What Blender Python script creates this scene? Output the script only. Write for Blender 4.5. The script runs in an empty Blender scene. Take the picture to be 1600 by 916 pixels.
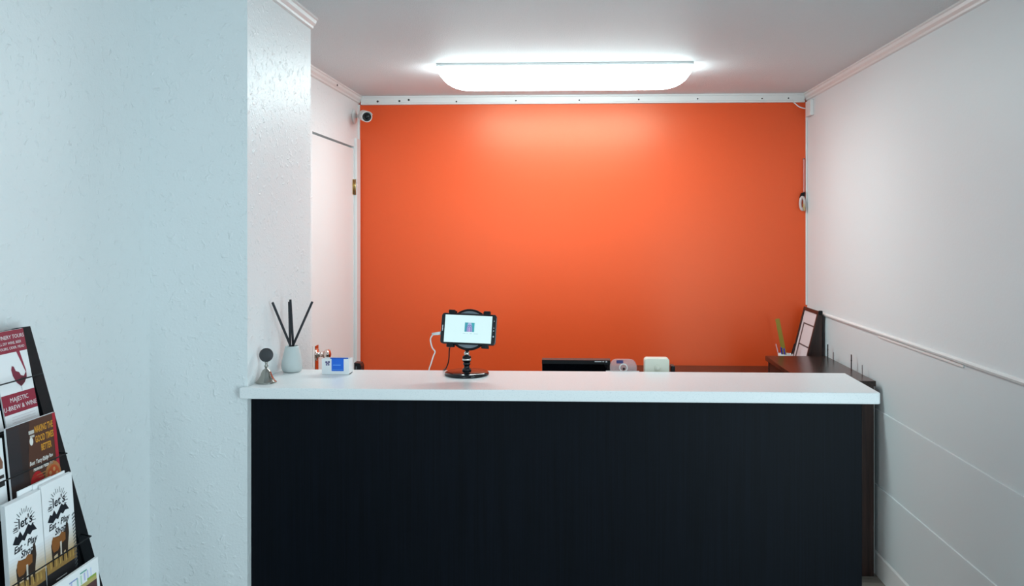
import bpy, bmesh, math, random
from mathutils import Vector, Matrix
random.seed(7)
S = bpy.context.scene
COL = S.collection
PI = math.pi

# ------------------------------------------------------------------ camera
cam_d = bpy.data.cameras.new('camera')
cam_d.sensor_width = 36.0
cam_d.lens = 36.0 * 1270 / 1600
cam_d.shift_x = (800 - 847) / 1600
cam_d.shift_y = (358 - 458) / 1600
cam_d.clip_start = 0.05
cam = bpy.data.objects.new('camera', cam_d)
COL.objects.link(cam)
cam.location = (0, 0, 1.614)
cam.rotation_euler = (PI / 2, 0, math.radians(2.3))
S.camera = cam

# ------------------------------------------------------------------ world, light, exposure
W = bpy.data.worlds.new('world')
S.world = W
W.use_nodes = True
W.node_tree.nodes['Background'].inputs[0].default_value = (0.62, 0.85, 1.0, 1)
W.node_tree.nodes['Background'].inputs[1].default_value = 0.25

def area(name, loc, target, sx, sy, power, color):
    l = bpy.data.lights.new(name, 'AREA')
    l.shape = 'RECTANGLE'
    l.size, l.size_y, l.energy, l.color = sx, sy, power, color
    o = bpy.data.objects.new(name, l)
    COL.objects.link(o)
    o.location = loc
    o.rotation_euler = (Vector(target) - Vector(loc)).to_track_quat('-Z', 'Y').to_euler()
    return o
# daylight entering the lobby through the window in the wall behind the camera
area('window_daylight', (-0.82, -2.45, 1.62), (-0.35, 3.0, 1.45), 1.0, 1.2, 12, (0.73, 0.92, 1.0))
# fill light added at the right, beside the camera, to brighten the left wall
area('left_wall_fill', (1.34, 0.5, 1.10), (-1.35, 0.9, 1.05), 1.25, 1.8, 25, (0.70, 0.92, 1.0))
LAMP = 9.5
EXPO = 0.9
S.view_settings.view_transform = 'Standard'
S.view_settings.look = 'None'
S.view_settings.gamma = 1
S.view_settings.use_curve_mapping = False
S.view_settings.exposure = EXPO

# ------------------------------------------------------------------ materials
def nt(name):
    m = bpy.data.materials.new(name)
    m.use_nodes = True
    t = m.node_tree
    return m, t, t.nodes['Principled BSDF']
def mat(name, col, rough=0.5, metal=0.0, spec=0.5, trans=0.0, emit=None, est=1.0, alpha=1.0, var=0.0, coat=0.0):
    m, t, b = nt(name)
    b.inputs['Base Color'].default_value = (*col, 1)
    b.inputs['Roughness'].default_value = rough
    b.inputs['Metallic'].default_value = metal
    b.inputs['Specular IOR Level'].default_value = spec
    b.inputs['Transmission Weight'].default_value = trans
    b.inputs['Coat Weight'].default_value = coat
    b.inputs['Alpha'].default_value = alpha
    if emit:
        b.inputs['Emission Color'].default_value = (*emit, 1)
        b.inputs['Emission Strength'].default_value = est
    if var:
        tc = t.nodes.new('ShaderNodeTexCoord')
        n = t.nodes.new('ShaderNodeTexNoise')
        n.inputs['Scale'].default_value = 60
        r = t.nodes.new('ShaderNodeMapRange')
        r.inputs[3].default_value = max(0.02, rough - var)
        r.inputs[4].default_value = rough + var
        t.links.new(tc.outputs['Object'], n.inputs['Vector'])
        t.links.new(n.outputs[0], r.inputs[0])
        t.links.new(r.outputs[0], b.inputs['Roughness'])
    return m
def paint(name, col, rough, fine, fine_d, blob=0.0, blob_scale=30, spec=0.4):
    """wall paint: fine orange-peel plus sparse trowel flecks as bump"""
    m, t, b = nt(name)
    b.inputs['Base Color'].default_value = (*col, 1)
    b.inputs['Roughness'].default_value = rough
    b.inputs['Specular IOR Level'].default_value = spec
    tc = t.nodes.new('ShaderNodeTexCoord')
    n = t.nodes.new('ShaderNodeTexNoise')
    n.inputs['Scale'].default_value = fine
    n.inputs['Detail'].default_value = 3
    t.links.new(tc.outputs['Object'], n.inputs['Vector'])
    bp = t.nodes.new('ShaderNodeBump')
    bp.inputs['Strength'].default_value = 1.0
    bp.inputs['Distance'].default_value = fine_d
    t.links.new(n.outputs[0], bp.inputs['Height'])
    last = bp
    if blob:
        n2 = t.nodes.new('ShaderNodeTexNoise')
        n2.inputs['Scale'].default_value = blob_scale
        n2.inputs['Detail'].default_value = 2
        n2.inputs['Distortion'].default_value = 0.5
        cr = t.nodes.new('ShaderNodeValToRGB')
        cr.color_ramp.elements[0].position = 0.58
        cr.color_ramp.elements[1].position = 0.78
        t.links.new(tc.outputs['Object'], n2.inputs['Vector'])
        t.links.new(n2.outputs[0], cr.inputs[0])
        b2 = t.nodes.new('ShaderNodeBump')
        b2.inputs['Distance'].default_value = blob
        t.links.new(cr.outputs[0], b2.inputs['Height'])
        t.links.new(bp.outputs[0], b2.inputs['Normal'])
        last = b2
    t.links.new(last.outputs[0], b.inputs['Normal'])
    return m
def grain(name, c1, c2, rough, scale, spec=0.5, lo=0.35, hi=0.7, bump=0.0):
    """wood or laminate: stretched noise"""
    m, t, b = nt(name)
    tc = t.nodes.new('ShaderNodeTexCoord')
    mp = t.nodes.new('ShaderNodeMapping')
    mp.inputs['Scale'].default_value = scale
    n = t.nodes.new('ShaderNodeTexNoise')
    n.inputs['Scale'].default_value = 1.0
    n.inputs['Detail'].default_value = 6
    n.inputs['Roughness'].default_value = 0.65
    cr = t.nodes.new('ShaderNodeValToRGB')
    cr.color_ramp.elements[0].position = lo
    cr.color_ramp.elements[0].color = (*c1, 1)
    cr.color_ramp.elements[1].position = hi
    cr.color_ramp.elements[1].color = (*c2, 1)
    t.links.new(tc.outputs['Object'], mp.inputs[0])
    t.links.new(mp.outputs[0], n.inputs['Vector'])
    t.links.new(n.outputs[0], cr.inputs[0])
    t.links.new(cr.outputs[0], b.inputs['Base Color'])
    b.inputs['Roughness'].default_value = rough
    b.inputs['Specular IOR Level'].default_value = spec
    if bump:
        bp = t.nodes.new('ShaderNodeBump')
        bp.inputs['Distance'].default_value = bump
        t.links.new(n.outputs[0], bp.inputs['Height'])
        t.links.new(bp.outputs[0], b.inputs['Normal'])
    return m

M = {}
M['wall'] = paint('white_textured_paint', (0.83, 0.85, 0.855), 0.42, 130, 0.0010, 0.0017, 46)
M['wall_r'] = paint('white_smooth_paint', (0.765, 0.795, 0.805), 0.5, 90, 0.0004)
M['tileboard'] = paint('white_tileboard', (0.725, 0.775, 0.79), 0.32, 60, 0.0002)
M['orange'] = paint('orange_paint', (0.80, 0.082, 0.0165), 0.35, 160, 0.0002, spec=0.75)
M['orange'].node_tree.nodes['Principled BSDF'].inputs['Specular Tint'].default_value = (1.0, .86, .60, 1)
M['ceiling'] = paint('ceiling_texture', (0.735, 0.755, 0.77), 0.6, 220, 0.003)
M['trim'] = mat('white_trim_paint', (0.78, 0.77, 0.76), 0.35, var=0.05)
M['door'] = paint('door_paint', (0.83, 0.82, 0.815), 0.4, 80, 0.0002)
M['gap'] = mat('dark_gap', (0.05, 0.045, 0.045), 0.8, var=0.05)
M['floor'] = grain('grey_vinyl_floor', (0.16, 0.14, 0.12), (0.30, 0.27, 0.23), 0.45, (3, 30, 3))
M['quartz'] = None
M['navy'] = grain('navy_laminate', (0.0016, 0.0026, 0.0046), (0.0034, 0.0056, 0.0110), 0.5, (170, 170, 2.2), 0.12)
M['wood'] = grain('dark_walnut', (0.016, 0.008, 0.006), (0.05, 0.026, 0.020), 0.25, (60, 4, 60), 0.5)
M['wood_v'] = grain('dark_walnut_upright', (0.020, 0.009, 0.008), (0.062, 0.028, 0.022), 0.35, (60, 60, 3), 0.4)
M['black'] = mat('black_plastic', (0.006, 0.006, 0.008), 0.35, spec=0.22, var=0.06)
M['black_matte'] = mat('black_matte_metal', (0.004, 0.0055, 0.0075), 0.55, spec=0.15, var=0.08)
M['gloss'] = mat('black_gloss', (0.004, 0.005, 0.008), 0.08, var=0.02)
M['grey_disc'] = mat('light_grey_disc', (0.20, 0.23, 0.26), 0.4, var=0.05)
M['silver'] = mat('worn_silver', (0.36, 0.35, 0.32), 0.18, 1.0, var=0.06)
M['prong'] = mat('grey_metal', (0.30, 0.29, 0.29), 0.45, var=0.05)
M['medallion'] = mat('dark_pewter', (0.055, 0.055, 0.06), 0.5, 0.3, var=0.1)
M['grey'] = mat('grey_plastic', (0.11, 0.12, 0.135), 0.45, var=0.05)
M['chrome'] = mat('brushed_steel', (0.62, 0.61, 0.58), 0.16, 1.0, var=0.05)
M['brass'] = mat('aged_brass', (0.55, 0.44, 0.22), 0.3, 1.0, var=0.1)
M['copper'] = mat('polished_knob_metal', (0.75, 0.66, 0.62), 0.08, 1.0, var=0.03)
M['white_pl'] = mat('white_plastic', (0.80, 0.80, 0.79), 0.3, var=0.05)
M['cream_pl'] = mat('cream_plastic', (0.88, 0.86, 0.73), 0.35, var=0.05)
M['paper'] = mat('white_paper', (0.87, 0.87, 0.88), 0.55, var=0.05)
M['ceramic'] = mat('pale_ceramic', (0.60, 0.64, 0.635), 0.45, var=0.06)
M['reed'] = mat('charcoal_reed', (0.022, 0.022, 0.028), 0.7, var=0.1)
def lens_mat():
    # prismatic lens: the flat bottom over the tubes is brighter than the steep sides
    m, t, b = nt('lit_acrylic_lens')
    b.inputs['Base Color'].default_value = (.9, .9, .9, 1)
    b.inputs['Emission Color'].default_value = (0.81, 0.985, 1.0, 1)
    g = t.nodes.new('ShaderNodeNewGeometry')
    sp = t.nodes.new('ShaderNodeSeparateXYZ')
    r = t.nodes.new('ShaderNodeMapRange')
    r.inputs[1].default_value = 0.15
    r.inputs[2].default_value = -0.85
    r.inputs[3].default_value = LAMP * 0.20
    r.inputs[4].default_value = LAMP * 1.75
    t.links.new(g.outputs['Normal'], sp.inputs[0])
    t.links.new(sp.outputs[2], r.inputs[0])
    t.links.new(r.outputs[0], b.inputs['Emission Strength'])
    return m
M['lens'] = lens_mat()
M['screen'] = mat('lit_screen', (0.02, 0.02, 0.02), 0.2, emit=(0.70, 0.97, 1.0), est=0.95 / 2 ** EXPO, var=0.05)
def speckle():
    m, t, b = nt('white_quartz')
    tc = t.nodes.new('ShaderNodeTexCoord')
    v = t.nodes.new('ShaderNodeTexNoise')
    v.inputs['Scale'].default_value = 260
    v.inputs['Detail'].default_value = 2
    cr = t.nodes.new('ShaderNodeValToRGB')
    cr.color_ramp.elements[0].position = 0.30
    cr.color_ramp.elements[0].color = (0.80, 0.82, 0.83, 1)
    cr.color_ramp.elements[1].position = 0.44
    cr.color_ramp.elements[1].color = (0.91, 0.915, 0.915, 1)
    t.links.new(tc.outputs['Object'], v.inputs['Vector'])
    t.links.new(v.outputs[0], cr.inputs[0])
    t.links.new(cr.outputs[0], b.inputs['Base Color'])
    b.inputs['Roughness'].default_value = 0.28
    b.inputs['Specular IOR Level'].default_value = 0.3
    return m
M['quartz'] = speckle()
def acrylic():
    m, t, b = nt('clear_acrylic')
    b.inputs['Base Color'].default_value = (0.93, 0.92, 0.95, 1)
    b.inputs['Roughness'].default_value = 0.12
    b.inputs['Transmission Weight'].default_value = 0.75
    b.inputs['IOR'].default_value = 1.25
    return m
M['acrylic'] = acrylic()
_flat = {}
def ink(r, g, b_):
    k = (round(r, 3), round(g, 3), round(b_, 3))
    if k not in _flat:
        _flat[k] = mat('printed_ink', k, 0.45, var=0.04)
    return _flat[k]

# ------------------------------------------------------------------ mesh helpers
class MB:
    """collects shapes (world coordinates) and links them as ONE mesh object"""
    def __init__(self):
        self.bm = bmesh.new()
        self.mats = []
        self.mi = 0
    def use(self, m):
        if m not in self.mats:
            self.mats.append(m)
        self.mi = self.mats.index(m)
        return self
    def _faces(self, fs, smooth=False):
        for f in fs:
            f.material_index = self.mi
            f.smooth = smooth
    def box(self, x0, x1, y0, y1, z0, z1, bev=0.0, seg=2):
        r = bmesh.ops.create_cube(self.bm, size=1)
        vs = r['verts']
        for v in vs:
            v.co = Vector((x0 + (v.co.x + .5) * (x1 - x0), y0 + (v.co.y + .5) * (y1 - y0), z0 + (v.co.z + .5) * (z1 - z0)))
        fs = set(f for v in vs for f in v.link_faces)
        if bev:
            es = set(e for v in vs for e in v.link_edges)
            r = bmesh.ops.bevel(self.bm, geom=list(es), offset=bev, segments=seg, profile=.5, affect='EDGES')
            fs = [f for f in self.bm.faces if f.is_valid and (f in r['faces'] or f in fs)]
            vv = set(v for f in r['faces'] for v in f.verts)
            fs = set(f for v in vv for f in v.link_faces)
        self._faces(fs)
        return self
    def obox(self, o, U, V, N, u0, u1, v0, v1, n0, n1, bev=0.0):
        """box in a local frame"""
        n = len(self.bm.verts)
        self.bm.verts.ensure_lookup_table()
        old = set(self.bm.verts)
        self.box(u0, u1, v0, v1, n0, n1, bev)
        for v in self.bm.verts:
            if v not in old:
                c = v.co.copy()
                v.co = o + U * c.x + V * c.y + N * c.z
        return self
    def poly(self, pts, smooth=False):
        f = self.bm.faces.new([self.bm.verts.new(p) for p in pts])
        self._faces([f], smooth)
        return self
    def prism(self, pts, off):
        off = Vector(off)
        a = [self.bm.verts.new(p) for p in pts]
        b = [self.bm.verts.new(Vector(p) + off) for p in pts]
        fs = [self.bm.faces.new(a[::-1]), self.bm.faces.new(b)]
        n = len(a)
        for i in range(n):
            fs.append(self.bm.faces.new([a[i], a[(i + 1) % n], b[(i + 1) % n], b[i]]))
        self._faces(fs)
        bmesh.ops.recalc_face_normals(self.bm, faces=fs)
        return self
    def lathe(self, prof, o, ax=(0, 0, 1), n=28, caps=True):
        ax = Vector(ax).normalized()
        q = Vector((0, 0, 1)).rotation_difference(ax)
        o = Vector(o)
        rings = []
        for r, h in prof:
            rings.append([self.bm.verts.new(o + q @ Vector((r * math.cos(2 * PI * i / n), r * math.sin(2 * PI * i / n), h))) for i in range(n)])
        fs = []
        for a, b in zip(rings, rings[1:]):
            for i in range(n):
                fs.append(self.bm.faces.new([a[i], a[(i + 1) % n], b[(i + 1) % n], b[i]]))
        self._faces(fs, True)
        if caps:
            self._faces([self.bm.faces.new(rings[0][::-1]), self.bm.faces.new(rings[-1])])
        return self
    def cyl(self, p, q, r, n=12, r2=None):
        p, q = Vector(p), Vector(q)
        L = (q - p).length
        return self.lathe([(r, 0), (r if r2 is None else r2, L)], p, q - p, n)
    def ball(self, c, r, n=20, sz=1.0):
        prof = [(max(1e-4, r * math.sin(PI * k / 12)), -r * sz * math.cos(PI * k / 12)) for k in range(13)]
        return self.lathe(prof, c, (0, 0, 1), n)
    def tube(self, pts, r, n=8):
        pts = [Vector(p) for p in pts]
        # Catmull-Rom smoothing
        P = []
        for i in range(len(pts) - 1):
            p0 = pts[max(i - 1, 0)]; p1 = pts[i]; p2 = pts[i + 1]; p3 = pts[min(i + 2, len(pts) - 1)]
            for k in range(5):
                t = k / 5
                P.append(.5 * ((2 * p1) + (-p0 + p2) * t + (2 * p0 - 5 * p1 + 4 * p2 - p3) * t * t + (-p0 + 3 * p1 - 3 * p2 + p3) * t ** 3))
        P.append(pts[-1])
        rings = []
        for i, p in enumerate(P):
            d = (P[min(i + 1, len(P) - 1)] - P[max(i - 1, 0)]).normalized()
            u = d.cross(Vector((0.31, 0.87, 0.13))).normalized()
            v = d.cross(u)
            rings.append([self.bm.verts.new(p + (u * math.cos(2 * PI * k / n) + v * math.sin(2 * PI * k / n)) * r) for k in range(n)])
        fs = []
        for a, b in zip(rings, rings[1:]):
            for k in range(n):
                fs.append(self.bm.faces.new([a[k], a[(k + 1) % n], b[(k + 1) % n], b[k]]))
        self._faces(fs, True)
        self._faces([self.bm.faces.new(rings[0][::-1]), self.bm.faces.new(rings[-1])])
        return self
    def build(self, name, m=None, parent=None, smooth_angle=None):
        if m:
            self.mats = [m]
        me = bpy.data.meshes.new(name)
        if parent is not None:
            off = parent['_o'] if '_o' in parent else (0, 0, 0)
            bmesh.ops.translate(self.bm, verts=self.bm.verts, vec=-Vector(off))
        self.bm.normal_update()
        self.bm.to_mesh(me)
        self.bm.free()
        for mm in self.mats:
            me.materials.append(mm)
        o = bpy.data.objects.new(name, me)
        COL.objects.link(o)
        if parent is not None:
            o.parent = parent
            o['_o'] = parent['_o']
        return o

def tag(o, label, cat, group=None, kind=None):
    o['label'] = label
    o['category'] = cat
    if group: o['group'] = group
    if kind: o['kind'] = kind
    return o
def thing(name, loc, label, cat, group=None):
    o = bpy.data.objects.new(name, None)
    o.empty_display_size = 0.05
    COL.objects.link(o)
    o.location = loc
    o['_o'] = tuple(loc)
    return tag(o, label, cat, group)
def solid(name, mb, m, loc, label, cat, group=None):
    """a thing that is one mesh, origin at its base"""
    off = Vector(loc)
    bmesh.ops.translate(mb.bm, verts=mb.bm.verts, vec=-off)
    o = mb.build(name, m)
    o.location = off
    return tag(o, label, cat, group)
def struct(name, mb, m, label=None):
    o = mb.build(name, m)
    o['kind'] = 'structure'
    o['_o'] = (0, 0, 0)
    if label: o['label'] = label
    return o

def text_polys(body, size, bold=0.0):
    """letters as flat triangles in the xy plane, centred"""
    cu = bpy.data.curves.new('lettering', 'FONT')
    cu.body = body
    cu.size = size
    cu.align_x = 'CENTER'
    cu.align_y = 'CENTER'
    cu.resolution_u = 2
    cu.offset = bold
    ob = bpy.data.objects.new('lettering', cu)
    COL.objects.link(ob)
    dg = bpy.context.evaluated_depsgraph_get()
    me = bpy.data.meshes.new_from_object(ob.evaluated_get(dg))
    out = [[me.vertices[i].co.copy() for i in p.vertices] for p in me.polygons]
    bpy.data.objects.remove(ob)
    bpy.data.curves.remove(cu)
    bpy.data.meshes.remove(me)
    return out

class Print:
    """flat print: layered polygons on a sheet with frame (o, U, V)"""
    def __init__(self, o, U, V, step=0.00018):
        self.o, self.U, self.V = Vector(o), Vector(U).normalized(), Vector(V).normalized()
        self.N = self.U.cross(self.V).normalized()
        self.mb = MB()
        self.k = 1
        self.step = step
    def at(self, u, v, n=None):
        return self.o + self.U * u + self.V * v + self.N * (self.k * self.step if n is None else n)
    def poly(self, pts, col):
        self.mb.use(col if not isinstance(col, tuple) else ink(*col))
        self.mb.poly([self.at(*p) for p in pts])
        return self
    def rect(self, u0, u1, v0, v1, col):
        return self.poly([(u0, v0), (u1, v0), (u1, v1), (u0, v1)], col)
    def disc(self, u, v, ru, rv, col, n=20, a0=0, a1=2 * PI):
        return self.poly([(u + ru * math.cos(a0 + (a1 - a0) * i / n), v + rv * math.sin(a0 + (a1 - a0) * i / n)) for i in range(n)], col)
    def text(self, s, u, v, size, col, rot=0.0, sx=1.0, bold=0.0, shear=0.0):
        self.mb.use(ink(*col))
        c, s_ = math.cos(rot), math.sin(rot)
        for p in text_polys(s, size, bold):
            q = [((a.x * sx + a.y * shear), a.y) for a in p]
            self.mb.poly([self.at(u + x * c - y * s_, v + x * s_ + y * c) for x, y in q])
        return self
    def up(self):
        self.k += 1
        return self

# ================================================================== THE SETTING
XL, XR, YB, YF, ZC = -1.35, 1.42, 5.03, -2.6, 2.44
struct('floor', MB().box(XL - .12, XR + .12, YF - .12, YB + .12, -.06, 0), M['floor'])
struct('ceiling', MB().box(XL - .12, XR + .12, YF - .12, YB + .12, ZC, ZC + .08), M['ceiling'])
struct('wall_back', MB().box(XL - .12, XR + .12, YB, YB + .12, 0, ZC), M['orange'])
# left wall with the door opening
DY0, DY1, DZ = 4.135, 4.925, 2.118
wl = MB()
wl.box(XL - .12, XL, YF, DY0, 0, ZC).box(XL - .12, XL, DY0, DY1, DZ, ZC).box(XL - .12, XL, DY1, YB, 0, ZC)
wl.box(XL - .12, XL - .07, DY0, DY1, 0, DZ)
struct('wall_left', wl, M['wall'])
struct('wall_partition', MB().box(XL, -1.035, 2.532, 3.15, 0, ZC), M['wall'])
EY0, EY1, EZ1 = -.17, 1.17, 2.08
wr = struct('wall_right', MB().box(XR + .006, XR + .12, EY1, YB, 0, ZC).box(XR, XR + .006, EY1, YB, 1.128, ZC).box(XR, XR + .12, YF, EY0, 0, ZC).box(XR, XR + .12, EY0, EY1, EZ1, ZC), M['wall_r'])
de = MB()
for y0, y1, z0, z1 in ((EY0, EY0 + .06, 0, EZ1), (EY1 - .06, EY1, 0, EZ1), (EY0 + .06, EY1 - .06, 0, .12), (EY0 + .06, EY1 - .06, EZ1 - .06, EZ1)):
    de.box(XR + .03, XR + .07, y0, y1, z0, z1)
struct('added_entrance_frame', de, M['trim'], 'added unseen entrance frame around the fill light in the right wall')  # unseen doorway, added to hold the fill light
for z0, z1, pr_ in ((0.1105, 0.4185, .011), (0.419, 0.7695, .0065), (0.770, 1.1215, .002)):
    MB().box(XR - pr_, XR + .006, EY1 + .002, YB, z0, z1, .0012, 2).build('wall_panel', M['tileboard'], wr)
# wall behind the camera with a wide window opening
WX0, WX1, WZ0, WZ1 = -1.34, -0.3, 0.97, 2.27
wf = MB()
wf.box(XL, WX0, YF - .12, YF, 0, ZC).box(WX1, XR, YF - .12, YF, 0, ZC)
wf.box(WX0, WX1, YF - .12, YF, 0, WZ0).box(WX0, WX1, YF - .12, YF, WZ1, ZC)
struct('wall_front', wf, M['wall'])
wn = MB()
for a, b, c_, d in ((WX0, WX1, WZ0, WZ0 + .05), (WX0, WX1, WZ1 - .05, WZ1), (WX0, WX0 + .05, WZ0 + .05, WZ1 - .05), (WX1 - .05, WX1, WZ0 + .05, WZ1 - .05)):
    wn.box(a, b, YF - .09, YF - .03, c_, d)
struct('window_1', wn, M['trim'])

# door, flush in the left wall
dr = struct('door_1', MB().box(XL - .042, XL - .002, DY0 + .004, DY1 - .003, .008, DZ - .012, .0015), M['door'], 'plain white flush door in the left wall')
def hinge(z):
    h = MB().cyl((XL + .006, DY1 + .001, z - .048), (XL + .006, DY1 + .001, z + .048), .006, 10)
    h.box(XL - .002, XL + .0015, DY1 - .03, DY1 - .004, z - .046, z + .046)
    for k in (-.016, .016):
        h.cyl((XL + .006, DY1 + .001, z + k - .001), (XL + .006, DY1 + .001, z + k + .001), .0068, 10)
    return h
for z in (1.871, 0.25):
    hinge(z).build('hinge', M['brass'], dr)
kn = MB().lathe([(.034, 0), (.034, .004), (.028, .010), (.014, .013), (.013, .036), (.020, .042), (.028, .052), (.029, .062), (.024, .071), (.010, .076)], (XL - .002, 4.205, .957), (1, 0, 0), 28)
kn.build('door_knob', M['copper'], dr)
MB().box(XL - .003, XL + .0015, 4.178, 4.232, .80, 1.005, .0015).build('lock_plate', M['copper'], dr)
MB().box(XL - .012, XL - .0005, DY0 + .001, DY0 + .004, .90, 1.01).build('latch_strip', M['black_matte'], dr)
struct('trim_1', MB().box(XL + .0002, XL + .016, DY1 + .008, YB - .012, 0, 2.172, .003), M['trim'], 'white upright door casing beside the orange wall')

# ceiling mouldings
def crown(mb, a, b, inward):
    """moulding along a-b under the ceiling; inward points into the room"""
    a, b, n = Vector(a), Vector(b), Vector(inward)
    prof = [(0, 0), (.030, 0), (.030, -.007), (.024, -.010), (.021, -.022), (.012, -.032), (.010, -.040), (.004, -.043), (0, -.043)]
    mb.prism([a + n * p + Vector((0, 0, q)) for p, q in prof], b - a)
    return mb
struct('trim_2', crown(MB(), (XL, 3.15, ZC), (XL, YB, ZC), (1, 0, 0)), M['trim'], 'white crown moulding over the door')
struct('trim_3', crown(MB(), (XR, YF, ZC), (XR, YB, ZC), (-1, 0, 0)), M['trim'], 'white crown moulding along the right wall')
t4 = crown(MB(), (-1.035, 2.50, ZC), (-1.035, 3.15, ZC), (1, 0, 0))
struct('trim_4', t4, M['trim'], 'white crown moulding on the wall corner')
tb = MB()
prof = [(YB, ZC), (YB - .026, ZC), (YB - .026, ZC - .006), (YB - .020, ZC - .012), (YB - .018, ZC - .040), (YB - .024, ZC - .044), (YB - .024, ZC - .053), (YB, ZC - .053)]
tb.prism([(XL + .02, y, z) for y, z in prof], (XR - XL - .04, 0, 0))
tr = struct('trim_5', tb, M['trim'], 'white moulding with nail heads above the orange wall')
for x, dz in ((-1.225, 0), (-1.089, .002), (-1.03, .008), (-.733, -.004), (-.363, 0), (.028, 0), (.393, .002), (.752, .004), (1.143, .003), (1.302, .004)):
    z = ZC - .032 + dz
    w = .007 if x < -1.0 else .005
    MB().lathe([(w, 0), (w * .9, .0015), (w * .3, .002)], (x, YB - .0185, z), (0, -1, 0), 10).build('nail_head', M['gap'], tr)
MB().cyl((XL + .033, 4.47, ZC - .026), (XL + .030, 4.47, ZC - .026), .006, 8).build('nail_head', M['gap'], tr)
struct('trim_6', MB().box(XL + .0002, XL + .010, YB - .012, YB - .0005, 2.172, ZC - .05), M['trim'], 'thin white corner strip above the door casing')
struct('trim_7', MB().box(XR - .011, XR - .0005, YB - .010, YB - .0005, 1.15, ZC - .05, .002), M['trim'], 'thin white corner strip beside the orange wall')
# chair rail cap on the panelled lower wall and the loose strip under it
cr_ = MB().prism([(XR, EY1, 1.122), (XR - .010, EY1, 1.122), (XR - .012, EY1, 1.130), (XR - .006, EY1, 1.135), (XR, EY1, 1.137)], (0, YB - EY1, 0))
cr_o = struct('trim_8', cr_, M['trim'], 'white chair rail along the right wall')
MB().box(XR - .007, XR - .0022, 3.02, 3.85, 1.108, 1.119, .001).build('loose_strip', M['trim'], cr_o)
bb = MB().prism([(XR, EY1, 0), (XR - .016, EY1, 0), (XR - .016, EY1, .102), (XR - .012, EY1, .110), (XR, EY1, .110)], (0, YB - EY1, 0))
struct('baseboard_right', bb, M['trim'], 'white baseboard along the right wall')
struct('baseboard_left', MB().box(XL + .0005, XL + .012, YF, 2.53, 0, .1, .003), M['trim'])

# ================================================================== CEILING LIGHT
LX0, LX1, LY, LD = -.695, .590, 4.165, .088
lt = thing('ceiling_light', (-.05, LY, ZC), 'long white wraparound fluorescent fixture glowing on the ceiling', 'light')
MB().box(LX0 + .004, LX1 - .004, LY - .14, LY + .14, ZC - .014, ZC - .0005, .003).build('fixture_pan', M['white_pl'], lt)
lb = MB()
nx, na = 44, 18
xs = []
for i in range(nx + 1):
    t = i / nx
    xs.append(LX0 + (LX1 - LX0) * (0.5 - 0.5 * math.cos(PI * t)))
rows = []
for x in xs:
    e = min(x - LX0, LX1 - x)
    t = max(0.0, 1 - e / .17)
    g = max(.06, (1 - t ** 2.3) ** (1 / 1.7))
    row = []
    for j in range(na + 1):
        a = PI * j / na
        cy, sz = math.cos(a), math.sin(a)
        yy = .137 * math.copysign(abs(cy) ** .55, cy)
        row.append(lb.bm.verts.new((x, LY - yy, ZC - .0185 - LD * g * sz ** .7)))
    rows.append(row)
fs = []
for a, b in zip(rows, rows[1:]):
    for j in range(na):
        fs.append(lb.bm.faces.new([a[j], a[j + 1], b[j + 1], b[j]]))
fs.append(lb.bm.faces.new(rows[0]))
fs.append(lb.bm.faces.new(rows[-1][::-1]))
for f in fs: f.smooth = True
bmesh.ops.recalc_face_normals(lb.bm, faces=fs)
lb.build('diffuser_lens', M['lens'], lt)

# ================================================================== RECEPTION COUNTER
ct = thing('reception_counter', (-.05, 2.7, 0), 'long reception counter with white quartz top and navy wood-grain front', 'counter')
Z1, Z0 = 1.115, 1.080
top = MB()
# slab outline wraps the corner of the partition wall
out = [(-1.050, 2.512), (-1.054, 2.517), (-1.054, 2.531), (-1.0345, 2.531), (-1.0345, 2.855), (.936, 2.855), (.930, 2.517), (.925, 2.512)]
top.prism([(x, y, Z0) for x, y in out], (0, 0, Z1 - Z0))
es = [e for e in top.bm.edges if abs(e.verts[0].co.z - e.verts[1].co.z) < 1e-5]
bmesh.ops.bevel(top.bm, geom=es, offset=.003, segments=2, profile=.5, affect='EDGES')
top.build('countertop', M['quartz'], ct)
MB().box(-1.033, .891, 2.560, 2.578, 0.0, Z0 - .0005, .001).build('front_panel', M['navy'], ct)
MB().box(.871, .889, 2.579, 2.84, 0.0, Z0 - .0005, .001).build('side_panel', M['wood_v'], ct)
MB().box(-1.033, -1.015, 2.579, 2.84, 0.0, Z0 - .0005, .001).build('side_panel', M['wood_v'], ct)
MB().box(-1.014, .870, 2.579, 3.22, .725, .75, .002).build('work_surface', M['wood'], ct)
MB().box(-1.014, .870, 2.856, 3.0, 1.005, 1.030, .002).build('raised_shelf', M['wood'], ct)
for x in (-1.0, -.1, .85):
    MB().box(x, x + .018, 2.86, 2.995, .751, 1.0045, .001).build('shelf_upright', M['wood_v'], ct)
for x in (-1.0, .85):
    MB().box(x, x + .018, 2.9, 3.2, 0, .7245, .001).build('leg_panel', M['wood_v'], ct)

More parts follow.
